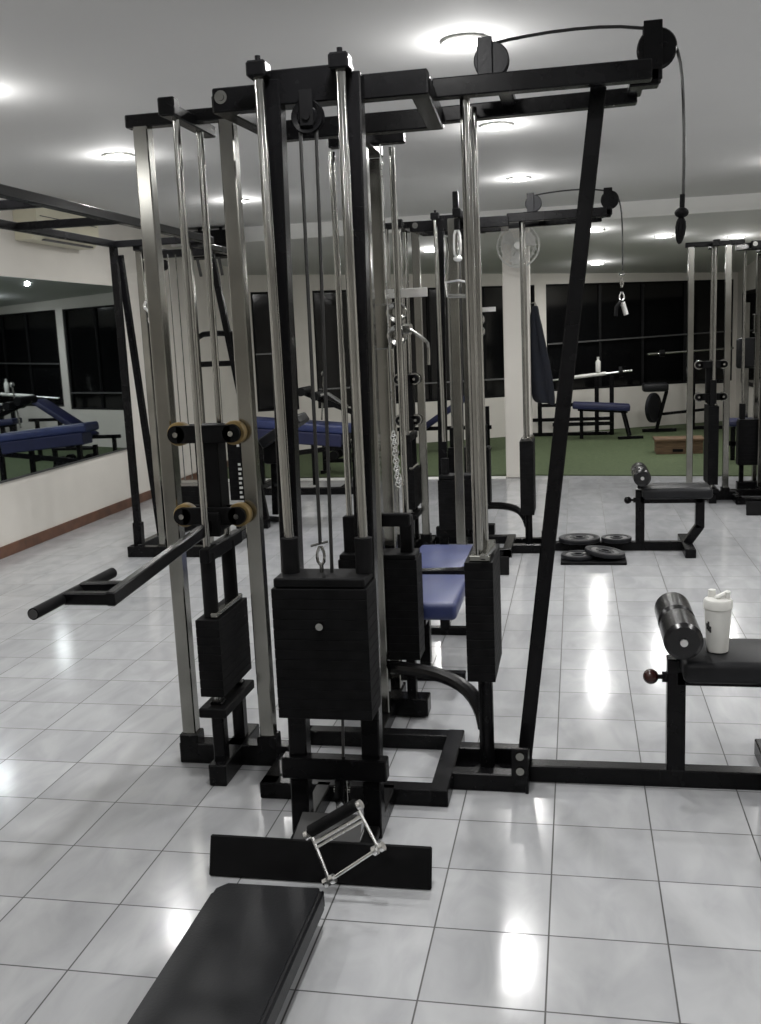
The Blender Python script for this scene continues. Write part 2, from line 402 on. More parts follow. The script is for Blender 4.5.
def downlight(x, y, label, w):
    z = ceil_z(x, y)
    r = thing('downlight', label, 'ceiling light', (x, y, z), 'recessed ceiling downlights')
    MB().lathe((0, 0, 0), [(.075, -.001), (.098, -.004), (.100, -.012), (.085, -.016), (.076, -.004)], n=28).build('trim_ring', 'white', r)
    MB().lathe((0, 0, 0), [(0, -.013), (.074, -.012), (.076, -.006), (0, -.004)], n=28).build('lamp', 'lamp', r)
    lamp_at(x, y, z - .02, w)
PW = 17
for x, y, lb, w in SPOTS: downlight(x, y, lb, PW)
for x, y, lb in BACK: downlight(x, y, lb, PW * .62)
for x, y in HID: lamp_at(x, y, 2.75, PW)

# ------------------------------------------------------------------ cable machine (the gym's multi-station towers are one model)
O0 = Vector((-.65, .30, 0))
def stack_mesh(x0, x1, y0, y1, z0, z1, n):
    b = MB(); h = (z1 - z0) / n
    for i in range(n):
        b.span((x0, y0, z0 + i * h + .0004), (x1, y1, z0 + (i + 1) * h - .0004), .0014)
    b.span((x0 + .002, y0 + .002, z0 + .002), (x1 - .002, y1 - .002, z1 - .002), 0)
    return b

def gym(loc, label, group=None, front_post=False, lx=(-1.356, -1.052), fz=(.445, .872), lz=(.385, .80), bz=(.245, .665), sz=(.33, .61), seat=None, lever=True, near=True, reach=1.0):
    root = thing('multi_station_gym', label, 'gym machine', loc, group)
    P = lambda mb, name, m, parent=root, **k: mb.build(name, m, parent, O0, **k)
    lc = (lx[0] + lx[1]) / 2 + .023
    # ---- base frame
    b = MB()
    b.bar((-1.0, .11, .03), (-.348, .11, .03), .06, .06); b.bar((-.98, .57, .03), (-.348, .57, .03), .06, .06)
    b.bar((-.97, .08, .03), (-.97, .60, .03), .06, .06); b.bar((-.378, .08, .031), (-.378, .60, .031), .062, .062)
    for x in (-.775, -.553): b.bar((x, -.15, .03), (x, .11, .03), .05, .06)
    P(b, 'base_frame', 'black')
    b = MB()
    b.bar((lx[0] - .04, .37, .04), (-.97, .37, .04), .07, .08); b.bar((lc, .155, .04), (lc, .55, .04), .065, .08)
    P(b, 'side_foot', 'black')
    b = MB()
    b.bar((-.35, .24, .032), (-.095, .24, .032), .055, .064); b.bar((-.35, .455, .032), (-.095, .455, .032), .055, .064)
    b.span((-.35, .26, .004), (-.10, .44, .012), .001); b.span((-.10, .205, 0), (-.088, .49, .125), .002)
    P(b, 'arm_foot', 'black')
    b = MB()
    b.bar((-.88, .895, .045), (-.525, .895, .045), .09, .075); b.bar((-.69, .57, .03), (-.69, 1.12, .03), .06, .06)
    P(b, 'rear_foot', 'black')
    # ---- uprights
    for x0, x1 in ((-.79, -.753), (-.556, -.522)):
        P(MB().bar((x0, -.125, 0), (x1, -.115, 2.275), .058, .058), 'black_upright', 'black')
    b = MB(); b.bar((-.835, -.15, .235), (-.50, -.15, .235), .05, .07); P(b, 'cross_bar', 'black')
    for x in lx:
        P(MB().bar((x, .37, .07), (x - .003, .367, 2.29), .052, .052), 'steel_upright', 'steel')
        P(MB().bar((x, .37, .05), (x, .37, .115), .072, .072), 'post_socket', 'black')
    for y in (.77, 1.05):
        P(MB().bar((-.693, y, .06), (-.690, y, 2.24), .055, .055), 'steel_upright', 'steel')
    # ---- top frame
    b = MB()
    b.bar((-.945, -.06, 2.245), (-.315, -.06, 2.245), .05, .068)
    b.bar((-.97, .58, 2.278), (-.365, .58, 2.278), .05, .066)
    b.bar((-.935, -.05, 2.243), (-.945, .59, 2.272), .05, .05); b.bar((-.342, -.06, 2.243), (-.385, .60, 2.276), .055, .062)
    b.bar((-.69, .58, 2.275), (-.69, 1.08, 2.275), .06, .05)
    b.bar((-.77, -.115, 2.252), (-.52, -.115, 2.252), .045, .095)
    P(b, 'top_frame', 'black')
    P(MB().cyl((-.918, -.088, 2.252), (-.918, -.082, 2.252), .019).cyl((-.918, -.092, 2.252), (-.918, -.088, 2.252), .010), 'bolt', 'chrome')
    b = MB(); b.bar((lx[0] - .055, .365, 2.305), (-.93, .365, 2.305), .05, .042); b.bar((lc, .15, 2.288), (lc, .54, 2.288), .045, .04)
    b.span((lc - .028, .145, 2.27), (lc + .028, .195, 2.325), .004)
    P(b, 'side_top_bar', 'black')
    P(MB().bar((-.845, .935, 2.300), (-.55, .935, 2.300), .05, .055), 'rear_top_bar', 'black')
    b = MB(); b.bar((-.345, .25, 2.296), (.31, .25, 2.296), .05, .058); b.bar((-.36, .565, 2.283), (.285, .565, 2.292), .05, .05)
    for x in (-.13, .275): b.bar((x, .25, 2.303), (x, .565, 2.303), .045, .03)
    P(b, 'top_arm', 'black')
    # ---- front station: two rods, stack, pulley, cable
    rx = ((-.757, -.772), (-.533, -.540))
    for a, c in rx:
        P(MB().cyl((a, -.20, .85), (c, -.178, 2.30), .0145), 'guide_rod', 'chrome')
        P(MB().span((c - .028, -.21, 2.268), (c + .028, -.15, 2.312), .006).cyl((c, -.18, 2.31), (c, -.18, 2.328), .008), 'rod_cap', 'black')
        P(MB().cyl((a, -.20, fz[1]), (a, -.20, fz[1] + .105), .0265), 'rubber_sleeve', 'rubber')
    w = stack_mesh(-.797, -.512, -.285, -.145, fz[0], fz[1] - .03, 13)
    st = P(w, 'weight_stack', 'stack')
    P(MB().span((-.790, -.28, fz[1] - .028), (-.518, -.15, fz[1]), .004), 'top_plate', 'blackm', st)
    P(MB().cyl((-.652, -.306, fz[0] + .29), (-.652, -.28, fz[0] + .29), .011), 'selector_pin', 'chrome', st)
    pl = P(MB().lathe((-.648, -.14, 2.165), [(0, -.013), (.026, -.013), (.03, -.008), (.044, -.013), (.047, -.008), (.036, 0), (.047, .008), (.044, .013), (.03, .008), (0, .013)], 'Y'), 'pulley', 'black')
    P(MB().span((-.667, -.158, 2.14), (-.629, -.155, 2.235), .001).span((-.667, -.125, 2.14), (-.629, -.122, 2.235), .001).cyl((-.648, -.164, 2.165), (-.648, -.118, 2.165), .011), 'fork', 'blackm', pl)
    cz = fz[1] + .085
    P(MB().path([(-.672, -.14, 2.14), (-.663, -.2, cz)], .0055, 6).path([(-.626, -.14, 2.14), (-.632, -.2, fz[1] - .01)], .0055, 6).path([(-.632, -.15, fz[0] + .03), (-.64, -.15, .26)], .005, 6), 'cable', 'cable')
    P(MB().path([(-.663, -.2, cz), (-.676, -.2, cz - .03), (-.672, -.2, cz - .06), (-.655, -.2, cz - .06), (-.651, -.2, cz - .03)], .0045, 6, 1, True).cyl((-.663, -.2, cz - .06), (-.663, -.2, fz[1] - .005), .006).path([(-.692, -.2, cz - .005), (-.64, -.2, cz + .008)], .0035, 5), 'carabiner', 'chrome')
    # low pulley between the legs
    lp = P(MB().lathe((-.648, -.15, .16), [(0, -.013), (.03, -.013), (.05, -.013), (.038, 0), (.05, .013), (.03, .013), (0, .013)], 'X'), 'low_pulley', 'black')
    P(MB().span((-.668, -.165, .09), (-.664, -.135, .22), .001).span((-.632, -.165, .09), (-.628, -.135, .22), .001).cyl((-.674, -.15, .16), (-.622, -.15, .16), .009), 'pulley_fork', 'chrome', lp)
    P(MB().poly([(-.765, -.21, .10), (-.575, -.21, .10), (-.56, -.35, .03), (-.78, -.35, .03)], (0, .006, .006)), 'sloping_guard', 'greyd')
    # foot plate in front
    b = MB(); rot = Matrix.Rotation(math.radians(-18), 4, 'X')
    b.box((-.665, -.405, .058), (.665, .014, .118), rot, .004)
    b.bar((-.775, -.15, .03), (-.775, -.39, .02), .045, .03); b.bar((-.555, -.15, .03), (-.555, -.39, .02), .045, .03)
    P(b, 'foot_plate', 'blackm')
    # ---- side station: rods in depth, stack seen edge on, roller carriage on the steel uprights
    for y in (.215, .425):
        P(MB().cyl((lc, y, .07), (lc + .004, y, 2.275), .0125), 'guide_rod', 'chrome')
        P(MB().bar((lc, y, .06), (lc, y, sz[0] - .03), .045, .045), 'stack_stand', 'black')
        P(MB().cyl((lc, y, sz[1]), (lc, y, sz[1] + .23), .026), 'rubber_sleeve', 'rubber')
    st = P(stack_mesh(lc - .043, lc + .043, .165, .475, sz[0], sz[1], 9), 'weight_stack', 'stack')
    P(MB().bar((lc + .02, .18, sz[1] + .012), (lc + .02, .46, sz[1] + .012), .025, .018), 'top_plate', 'steel', st)
    P(MB().bar((lc, .15, sz[0] - .055), (lc, .475, sz[0] - .060), .10, .035), 'stack_shelf', 'blackm')
    P(MB().bar((lc + .005, .17, .835), (lc + .005, .53, .835), .035, .05), 'link_bar', 'blackm')
    cr = MB()
    zr = (1.245, .955)
    xa, xb = lx[0] + .066, lx[1] - .036
    for z in zr:
        cr.span((xa, .280, z - .031), (xb, .298, z + .031), .003)
        for x in (xa, xb): cr.cyl((x, .280, z), (x, .298, z), .0315, n=24)
        cr.span((lc - .10, .345, z - .03), (lc + .09, .36, z + .03), .003)
    cr.span((lc - .050, .297, .90), (lc + .035, .385, 1.275), .004)
    cr.span((lc - .035, .265, .885), (lc + .035, .31, .97), .004)
    ca = P(cr, 'carriage', 'blackm')
    for z in zr:
        for x in (xa, xb):
            r_ = P(MB().lathe((x, .320, z), [(0, -.019), (.030, -.019), (.040, -.019), (.042, -.016), (.042, .016), (.040, .019), (.030, .019), (0, .019)], 'Y', 24), 'roller', 'yellow' if near else 'chrome', ca)
            P(MB().cyl((x, .272, z), (x, .281, z), .0095, n=12), 'axle_bolt', 'chrome', ca)
    if front_post:
        P(MB().bar((-.643, -.36, .03), (-.640, -.36, 2.25), .058, .058), 'steel_upright', 'steel')
        P(MB().bar((-.643, -.42, .03), (-.643, .10, .03), .06, .05), 'front_foot', 'black')
        P(MB().bar((-.60, -.50, 2.27), (-.60, -.06, 2.27), .05, .05).bar((-.61, -.435, 2.285), (-.61, -.435, 2.40), .035, .035), 'front_top_bar', 'black')
    if lever:
        lv = MB(); lv.bar((-1.19, .31, .925), (-1.20, -.49, .862), .028, .042)
        lv.bar((-1.20, -.475, .862), (-1.345, -.475, .862), .03, .036); lv.bar((-1.20, -.375, .868), (-1.345, -.375, .865), .03, .036)
        la = P(lv, 'lever_arm', 'black')
        P(MB().cyl((-1.352, -.635, .86), (-1.345, -.175, .862), .0165, n=20), 'handle_bar', 'rubber', la)
        P(MB().cyl((-1.352, -.638, .86), (-1.352, -.634, .86), .013, n=20), 'end_cap', 'greyd', la)
    # ---- rear station
    for x in (-.835, -.60):
        P(MB().cyl((x, .935, .10), (x, .935, 2.26), .0125), 'guide_rod', 'chrome')
        P(MB().bar((x, .93, .06), (x, .93, bz[0]), .04, .04), 'stack_stand', 'black')
        P(MB().bar((x, .935, bz[1]), (x, .935, bz[1] + .17), .05, .05), 'rubber_sleeve', 'rubber')
    st = P(stack_mesh(-.875, -.552, .86, 1.0, bz[0], bz[1], 12), 'weight_stack', 'stack')
    P(MB().span((-.87, .865, bz[1]), (-.558, .995, bz[1] + .02), .003), 'top_plate', 'blackm', st)
    P(MB().bar((-.72, .80, .842), (-.56, .80, .842), .04, .05), 'link_bar', 'blackm')
    ca = P(MB().span((-.735, 1.005, 1.50), (-.645, 1.095, 1.68), .006), 'carriage', 'steel')
    P(MB().span((-.66, .99, 1.70), (-.49, 1.0, 1.735), .002), 'carriage_plate', 'bright', ca)
    for z in (1.645, 1.555):
        P(MB().lathe((-.615, .985, z), [(0, -.012), (.018, -.012), (.022, -.006), (.036, -.012), (.041, -.008), (.041, .008), (.036, .012), (.022, .006), (.018, .012), (0, .012)], 'Y'), 'roller', 'chrome', ca)
    hb = MB().path([(-.60, .96, 1.58), (-.555, .95, 1.575)], .022, 10)
    hb.path([(-.56, .95, 1.575), (-.50, .93, 1.535), (-.482, .92, 1.515), (-.484, .92, 1.435)], .0068, 8, 1)
    if near: P(hb, 'crank_handle', 'chrome', ca)
    ch = MB()
    for i in range(14):
        z = 1.17 - i * .0155; x = -.632 + .001 * i
        ch.path([(x + .011 * math.cos(t * PI / 4) * (1 if i % 2 else .35), .90 + .011 * math.cos(t * PI / 4) * (.35 if i % 2 else 1), z + .013 * math.sin(t * PI / 4)) for t in range(8)], .0026, 5, 0, True)
    ch.path([(-.633, .90, 1.175), (-.640, .91, 2.27)], .003, 5)
    if near: P(ch, 'chain', 'bright')
    cu = MB().path([(-.66, .80, .235), (-.55, .70, .262), (-.45, .62, .275), (-.36, .54, .272), (-.30, .47, .255), (-.262, .41, .215), (-.245, .365, .17)], .027, 10, 1)
    P(cu, 'curved_brace', 'black')
    # ---- arm station (pulldown)
    for y in (.275, .49):
        P(MB().cyl((-.243, y, lz[0] + .02), (-.250, y, 2.285), .0165), 'guide_rod', 'chrome')
    P(MB().cyl((-.238, .34, .012), (-.238, .34, lz[0]), .026).cyl((-.238, .34, .012), (-.238, .34, .024), .05), 'stack_stand', 'black')
    st = P(stack_mesh(-.289, -.194, .235, .545, lz[0], lz[1], 14), 'weight_stack', 'stack')
    P(MB().span((-.275, .25, lz[1]), (-.205, .52, lz[1] + .02), .003).bar((-.225, .22, lz[1] + .022), (-.205, .40, lz[1] + .022), .022, .02), 'top_plate', 'steel', st)
    ms = P(MB().bar((-.112, .345, .03), (.158, .385, 2.29), .05, .052), 'slanted_mast', 'black')
    P(MB().span((-.145, .203, .03), (-.088, .214, .165), .002), 'foot_bracket', 'black', ms)
    for z in (.085, .138): P(MB().cyl((-.115, .196, z), (-.115, .204, z), .014), 'bolt', 'steel', ms)
    # pulleys standing on the arm
    b = MB().span((-.215, .345, 2.33), (-.168, .352, 2.462), .002).span((-.215, .40, 2.33), (-.168, .407, 2.462), .002).span((-.24, .33, 2.325), (-.14, .42, 2.338), .002)
    pb = P(b, 'pulley_bracket', 'iron')
    P(MB().lathe((-.172, .375, 2.395), [(0, -.018), (.03, -.018), (.052, -.018), (.056, -.012), (.042, 0), (.056, .012), (.052, .018), (.03, .018), (0, .018)], 'Y', 28), 'pulley', 'iron', pb)
    b = MB().span((.292, .345, 2.29), (.348, .354, 2.462), .002).span((.292, .398, 2.29), (.348, .407, 2.462), .002).bar((.25, .375, 2.30), (.34, .375, 2.30), .06, .05)
    pb2 = P(b, 'end_bracket', 'black')
    P(MB().lathe((.333, .375, 2.385), [(0, -.02), (.03, -.02), (.056, -.02), (.060, -.013), (.045, 0), (.060, .013), (.056, .02), (.03, .02), (0, .02)], 'Y', 28), 'pulley', 'black', pb2)
    cb = MB().path([(-.172, .375, 2.445), (-.10, .375, 2.456), (.05, .375, 2.466), (.20, .375, 2.463), (.30, .375, 2.447), (.35, .375, 2.437), (.38, .375, 2.412), (.40, .375, 2.36), (.412, .375, 2.27), (.417, .375, 2.10), (.415, .375, 1.92)], .0052, 7, 1)
    P(cb, 'pulldown_cable', 'cable')
    if near:
        P(MB().cyl((.413, .375, 1.95), (.412, .375, 1.90), .008).sphere((.411, .375, 1.895), .022, (1, 1, .75)).path([(.410, .375, 1.885), (.398, .375, 1.862), (.398, .375, 1.825), (.404, .375, 1.80), (.414, .375, 1.82), (.421, .375, 1.86)], .006, 7, 1, True).cyl((.411, .375, 1.875), (.404, .375, 1.80), .0075, .004), 'snap_hook', 'rubber')
    else:
        P(MB().sphere((.410, .375, 1.895), .022, (1, 1, .55)).path([(.410, .375, 1.88), (.400, .375, 1.84), (.410, .375, 1.80), (.420, .375, 1.84)], .006, 6, 1, True), 'snap_hook', 'chrome')
    # seat on its rail
    if seat:
        px, pe, ph, yo, rr, px1 = seat['post'], seat['end'], seat['z'], seat.get('y', .33), seat['roll'], seat['pad1']
        b = MB().bar((-.09, .33, .031), (pe, yo, .031), .06, .062)
        if seat.get('foot', True):
            b.bar((pe, yo - .27, .031), (pe, yo + .27, .031), .07, .062)
        P(b, 'seat_rail', 'black')
        sp_ = P(MB().bar((px, yo, .05), (px, yo, ph - .03), .06, .06), 'seat_post', 'black')
        P(MB().sphere((px - .082, yo, ph - .10), .026, n=20), 'knob', 'redknob' if near else 'black', sp_)
        P(MB().cyl((px - .03, yo, ph - .10), (px - .06, yo, ph - .10), .008).cyl((px - .03, yo, ph - .10), (px - .045, yo, ph - .10), .018), 'pin', 'black', sp_)
        if seat.get('bent'):
            P(MB().bar((pe + .085, yo, ph - .07), (pe + .085, yo, .17), .06, .06, ext=.012).bar((pe + .085, yo, .17), (pe - .005, yo, .04), .06, .06, ext=.005), 'rear_leg', 'black')
        else:
            P(MB().bar((pe - .02, yo, .05), (pe - .02, yo, ph - .06), .06, .06), 'rear_leg', 'black')
        P(MB().bar((px, yo, ph - .095), (px1 - .05, yo, ph - .095), .06, .05), 'seat_bar', 'black')
        pd = MB().span((px + .01, yo - .145, ph - .075), (px1, yo + .145, ph), .022, 3)
        P(pd, 'seat_pad', 'leather')
        rc = Vector((px + .004, yo, ph + rr + .024))
        rb = P(MB().bar((px + .005, yo + .0, ph - .02), (px + .012, yo, rc.z), .045, .045).cyl(rc + Vector((0, -.205, 0)), rc + Vector((0, .205, 0)), .012), 'roller_bar', 'black')
        for y0, y1 in ((-.20, -.012), (.012, .20)):
            f_ = P(MB().lathe(rc, [(0, y0), (rr - .012, y0), (rr, y0 + .012), (rr, y1 - .012), (rr - .012, y1), (0, y1)], 'Y', 32), 'foam_roller', 'foam')
        P(MB().cyl(rc + Vector((0, -.212, 0)), rc + Vector((0, -.2, 0)), .012), 'rod_end', 'bright', rb)
    return root

SEAT1 = dict(post=.403, end=.74, z=.482, pad1=1.02, roll=.061, y=.34, foot=True)
gym((O0.x, O0.y, 0), 'nearest black multi-station gym tower with steel posts, lever handle and top cable arm',
    seat=SEAT1)
D2 = Vector((-.02, 3.74, 0))
SEAT2 = dict(post=.53, end=.845, z=.455, pad1=1.0, roll=.058, y=.33, bent=True)
gym((O0.x + D2.x, O0.y + D2.y, 0), 'second black gym tower standing straight behind the nearest one, bench with bent rear leg',
    lx=(-1.20, -.985), fz=(.27, .634), lz=(.27, .79), seat=SEAT2, lever=False, near=False, front_post=True)
far_gym = gym((O0.x + 2.42, O0.y + 5.78, 0), 'farther black gym tower with steel posts at the right edge, near the turf',
    lx=(-1.36, -1.055), fz=(.2, .9), sz=(.17, .88), lever=False, near=False)
far_gym.scale = (1, 1, .957)     # a slightly lower tower

# ------------------------------------------------------------------ low row bench and handle in front of the nearest tower
lb_l = (-.75, -1.5, 0)
lbn = thing('rowing_bench', 'long low black padded bench in the foreground running up to the foot plate', 'bench', lb_l)
pd = MB()
out = [(-.889, -2.35), (-.586, -2.35), (-.586, -.640), (-.596, -.628), (-.858, -.632), (-.889, -.668)]
pd.poly([(x, y, .050) for x, y in out], (0, 0, .066))
eds = [e for e in pd.bm.edges]
bmesh.ops.bevel(pd.bm, geom=eds, offset=.012, segments=3, affect='EDGES')
pd.build('pad', 'leather', lbn, lb_l)
fb = MB().bar((-.747, -2.3, .03), (-.747, -.56, .03), .12, .05)
for y in (-.75, -2.2): fb.bar((-.86, y, .0125), (-.634, y, .0125), .06, .025)
fb.build('rail', 'black', lbn, lb_l)

rh_l = (-.57, -.5, .05)
rh = thing('row_handle', 'chrome rectangular cable handle with black grip leaning on the foot plate', 'handle', rh_l)
TL, TR, BR_, BL_ = Vector((-.665, -.47, .180)), Vector((-.528, -.47, .268)), Vector((-.462, -.51, .168)), Vector((-.606, -.51, .062))
grip = MB().cyl(TL + Vector((0, .0, .006)), TR + Vector((0, .0, .006)), .0175, n=18); grip.build('grip', 'rubber', rh, rh_l)
fr = MB()
dn = (BL_ - TL).normalized()
fr.path([TL, BL_], .0048, 8).path([TR, BR_], .0048, 8).path([BL_, BR_], .0052, 8)
a, c = TL + dn * .028, TR + dn * .028
fr.path([a, c], .0062, 8); fr.path([TL + dn * .042, TR + dn * .042], .004, 8)
fr.build('frame', 'bright', rh, rh_l)
dx = (TR - TL).normalized()
for p in (TL, TR, BL_, BR_):
    w_ = MB()
    for s in (-.011, .011): w_.cyl(p + dx * (s - .007), p + dx * (s + .006), .0135, n=14)
    w_.build('end_nut', 'bright', rh, rh_l)

# shaker bottle standing on the pulldown seat
sb_l = Vector((.532, .32, .482))
sbt = thing('shaker_bottle', 'white protein shaker bottle standing on the black pulldown seat beside the foam roller', 'bottle', sb_l)
MB().lathe((0, 0, 0), [(0, 0.001), (.030, 0.001), (.0345, .004), (.0435, .155), (0, .155)], n=32).build('cup', 'white', sbt)
MB().lathe((0, 0, 0), [(.0435, .147), (.046, .149), (.046, .172), (.042, .179), (.028, .184), (0, .184)], n=32).build('lid', 'white', sbt)
MB().cyl((-.018, .01, .182), (-.018, .01, .207), .014, .012).box((.012, -.008, .194), (.055, .022, .012), Matrix.Rotation(-.35, 4, 'Y') @ Matrix.Rotation(.4, 4, 'Z'), .004).cyl((.028, -.012, .178), (.028, -.012, .205), .008).build('flip_cap', 'white', sbt)
mk = MB()
a0 = math.radians(-152)
for i in range(3): 
    for j in range(3 - abs(1 - i)):
        a = a0 + i * .17; z = .085 + j * .011 - i * .004; r = .0345 + (z / .155) * .0092 + .0002
        mk.box((r * math.cos(a), r * math.sin(a), z), (.007, .0015, .010), Matrix.Rotation(a + PI / 2, 4, 'Z'), 0)
mk.build('printed_mark', 'greyd', sbt)

# ------------------------------------------------------------------ cable attachments on the second tower
def W2(p): return Vector(p) + D2
dh_l = Vector((-.63, 3.27, 1.77))
dh = thing('stirrup_handle', 'chrome stirrup cable handle hanging from the front of the second tower', 'handle', dh_l)
ys = 3.27
MB().path([(-.702, ys, 1.861), (-.695, ys, 1.780), (-.571, ys, 1.775), (-.564, ys, 1.856), (-.622, ys, 1.871)], .008, 8, 0, True).build('stirrup', 'bright', dh, dh_l)
MB().cyl((-.688, ys, 1.779), (-.577, ys, 1.775), .014).build('grip', 'chrome', dh, dh_l)
MB().path([(-.622, ys, 1.871), (-.617, ys, 1.943), (-.620, ys, 2.01)], .006, 6).build('link', 'chrome', dh, dh_l)
MB().path([(-.640, ys, 2.01), (-.644, ys, 2.077), (-.636, ys, 2.17), (-.610, ys, 2.17), (-.602, ys, 2.077), (-.608, ys, 2.01)], .0085, 7, 1, True).sphere((-.622, ys, 2.0), .024, (1.2, .8, .8)).build('snap_hook', 'bright', dh, dh_l)
MB().cyl((-.622, ys, 2.17), (-.622, ys, 2.235), .018).build('cable_stop', 'rubber', dh, dh_l)
rp_l = W2((.41, .375, 1.64))
rp = thing('hand_grip', 'small chrome hand grip hanging on the pulldown cable of the second tower', 'handle', rp_l)
c0 = W2((.41, .375, 1.79))
MB().path([c0, c0 + Vector((-.02, 0, -.05)), c0 + Vector((0, 0, -.075)), c0 + Vector((.02, 0, -.05))], .005, 6, 1, True).build('ring', 'bright', rp, rp_l)
MB().path([c0 + Vector((0, 0, -.07)), c0 + Vector((-.035, 0, -.11)), c0 + Vector((-.04, 0, -.17))], .013, 8).build('strap', 'rubber', rp, rp_l)
MB().cyl(c0 + Vector((.005, 0, -.08)), c0 + Vector((.03, 0, -.165)), .017).build('grip', 'bright', rp, rp_l)

# floor mat and loose weight plates by the second tower's seat rail
mt = MB().span((-.03, 3.60, 0), (.40, 3.88, .02), .004).build('floor_mat', 'rubber', None, (.18, 3.74, 0))
tag(mt, 'small black rubber mat on the tiles under two grey plates', 'mat')
def plate(c, r, th, label, rot=None, group='loose weight plates beside the second tower'):
    t = thing('weight_plate', label, 'weight plate', c, group)
    prof = [(.026, -th / 2), (.04, -th / 2), (.045, -th * .3), (r * .72, -th * .3), (r * .78, -th / 2), (r * .97, -th / 2), (r, -th * .3), (r, th * .3), (r * .97, th / 2), (r * .78, th / 2), (r * .72, th * .3), (.045, th * .3), (.04, th / 2), (.026, th / 2), (.026, -th / 2)]
    d = MB().lathe((0, 0, 0), prof, n=36, rot=rot).build('disc', 'iron', t)
    lt = MB(); R0 = rot or Matrix.Identity(4)
    for k in range(9):
        a = -.8 + k * .2
        for s in (0, PI):
            p = R0 @ Vector((r * .58 * math.cos(a + s), r * .58 * math.sin(a + s), th * .32))
            lt.box(p, (.012, .03, .004), R0 @ Matrix.Rotation(a + s + PI / 2, 4, 'Z'), 0)
    lt.build('raised_lettering', 'alu', t)
    return t
plate((.085, 3.73, .036), .115, .028, 'left grey weight plate of the two lying on the black floor mat')
plate((.262, 3.745, .056), .135, .028, 'right grey weight plate on the black mat, overlapping its neighbour', Matrix.Rotation(.15, 4, 'Y'))
plate((.095, 4.07, .080), .145, .03, 'weight plate lying flat on the seat rail of the second tower, its left one')
plate((.350, 4.07, .080), .105, .03, 'weight plate lying flat on the seat rail of the second tower, beside the seat post')

# ------------------------------------------------------------------ blue bench behind the nearest tower
bb_l = (-.60, 1.7, 0)
bb = thing('weight_bench', 'blue two-pad weight bench standing between the first and second gym towers', 'bench', bb_l)
MB().span((-.76, 1.12, .335), (-.43, 1.66, .415), .022, 3).build('seat_pad', 'blue', bb, bb_l)
MB().span((-.765, 1.76, .350), (-.46, 2.32, .42), .022, 3).build('back_pad', 'blue', bb, bb_l)
MB().bar((-.60, 1.2, .315), (-.60, 2.28, .325), .05, .05).build('spine', 'black', bb, bb_l)
MB().bar((-.78, 1.705, .395), (-.455, 1.705, .405), .06, .05).cyl((-.475, 1.705, .40), (-.44, 1.705, .41), .034).build('hinge_bar', 'black', bb, bb_l)
for y in (1.32, 2.02):
    MB().bar((-.60, y, .03), (-.60, y, .33), .05, .05).bar((-.76, y, .02), (-.42, y, .02), .05, .04).build('leg', 'black', bb, bb_l)

# ------------------------------------------------------------------ overhead ladder frame with its cable station (left)
lf_l = (-2.8, 3.8, 0)
lf = thing('ladder_frame', 'black overhead ladder frame on slim black posts along the left wall mirror', 'gym rack', lf_l)
Q = lambda mb, n, m, par=lf: mb.build(n, m, par, lf_l)
ztp = 2.27
Q(MB().bar((-2.46, -.9, ztp), (-2.45, 3.95, ztp), .055, .05), 'top_rail', 'black')
Q(MB().bar((-3.11, -.9, ztp), (-3.11, 3.82, ztp), .045, .045), 'top_rail', 'black')
for y in (-.75, .05, .87, 1.69, 2.52): Q(MB().bar((-3.11, y, ztp), (-2.46, y, ztp), .045, .045), 'rung', 'black')
Q(MB().bar((-3.13, 3.8, ztp), (-2.44, 3.8, ztp), .045, .045), 'end_bar', 'black')
Q(MB().bar((-3.20, 3.98, .06), (-3.12, 3.80, 2.26), .048, .048), 'post', 'black')
Q(MB().bar((-3.20, 3.98, .05), (-3.195, 3.975, .24), .065, .065), 'post_socket', 'black')
Q(MB().bar((-3.175, 4.33, .06), (-3.105, 3.86, 2.2), .045, .045), 'slanted_post', 'black')
Q(MB().bar((-3.1, -.85, .0), (-3.11, -.85, 2.26), .05, .05), 'post', 'black')
Q(MB().bar((-2.46, -.85, .0), (-2.46, -.85, 2.26), .05, .05), 'post', 'black')
Q(MB().bar((-3.23, 3.86, .04), (-2.50, 3.86, .04), .07, .08).bar((-3.20, 3.86, .04), (-3.17, 4.85, .04), .06, .08).bar((-2.56, 3.86, .04), (-2.56, 4.85, .04), .06, .08), 'base_frame', 'black')
for x in (-2.97, -2.60): Q(MB().bar((x, 3.90, .06), (x + .0, 3.90, 2.25), .05, .05), 'steel_upright', 'steel')
for x in (-2.885, -2.70): Q(MB().cyl((x, 4.1, .08), (x, 4.1, 2.25), .011), 'guide_rod', 'chrome')
Q(MB().bar((-3.0, 4.1, 2.21), (-2.5, 4.1, 2.21), .05, .055).bar((-2.95, 3.8, 2.24), (-2.95, 4.5, 2.24), .05, .045).bar((-2.52, 3.8, 2.24), (-2.52, 4.7, 2.24), .05, .045), 'station_top', 'black')
Q(MB().bar((-2.92, 4.1, .05), (-2.66, 4.1, .05), .06, .06), 'station_foot', 'black')
st = Q(stack_mesh(-2.90, -2.68, 4.03, 4.17, .16, .50, 9), 'weight_stack', 'stack')
Q(MB().span((-2.895, 4.035, .50), (-2.685, 4.165, .53), .003), 'top_plate', 'chrome', st)
Q(MB().path([(-2.84, 4.0, 2.2), (-2.84, 4.0, .55)], .0045, 5).path([(-2.80, 4.0, 2.2), (-2.80, 4.0, .55)], .0045, 5).path([(-2.76, 4.05, 2.2), (-2.76, 4.05, .55)], .0045, 5), 'cable', 'chrome')
Q(MB().lathe((-2.86, 4.05, 2.13), [(0, -.012), (.04, -.012), (.032, 0), (.04, .012), (0, .012)], 'Y'), 'pulley', 'black')
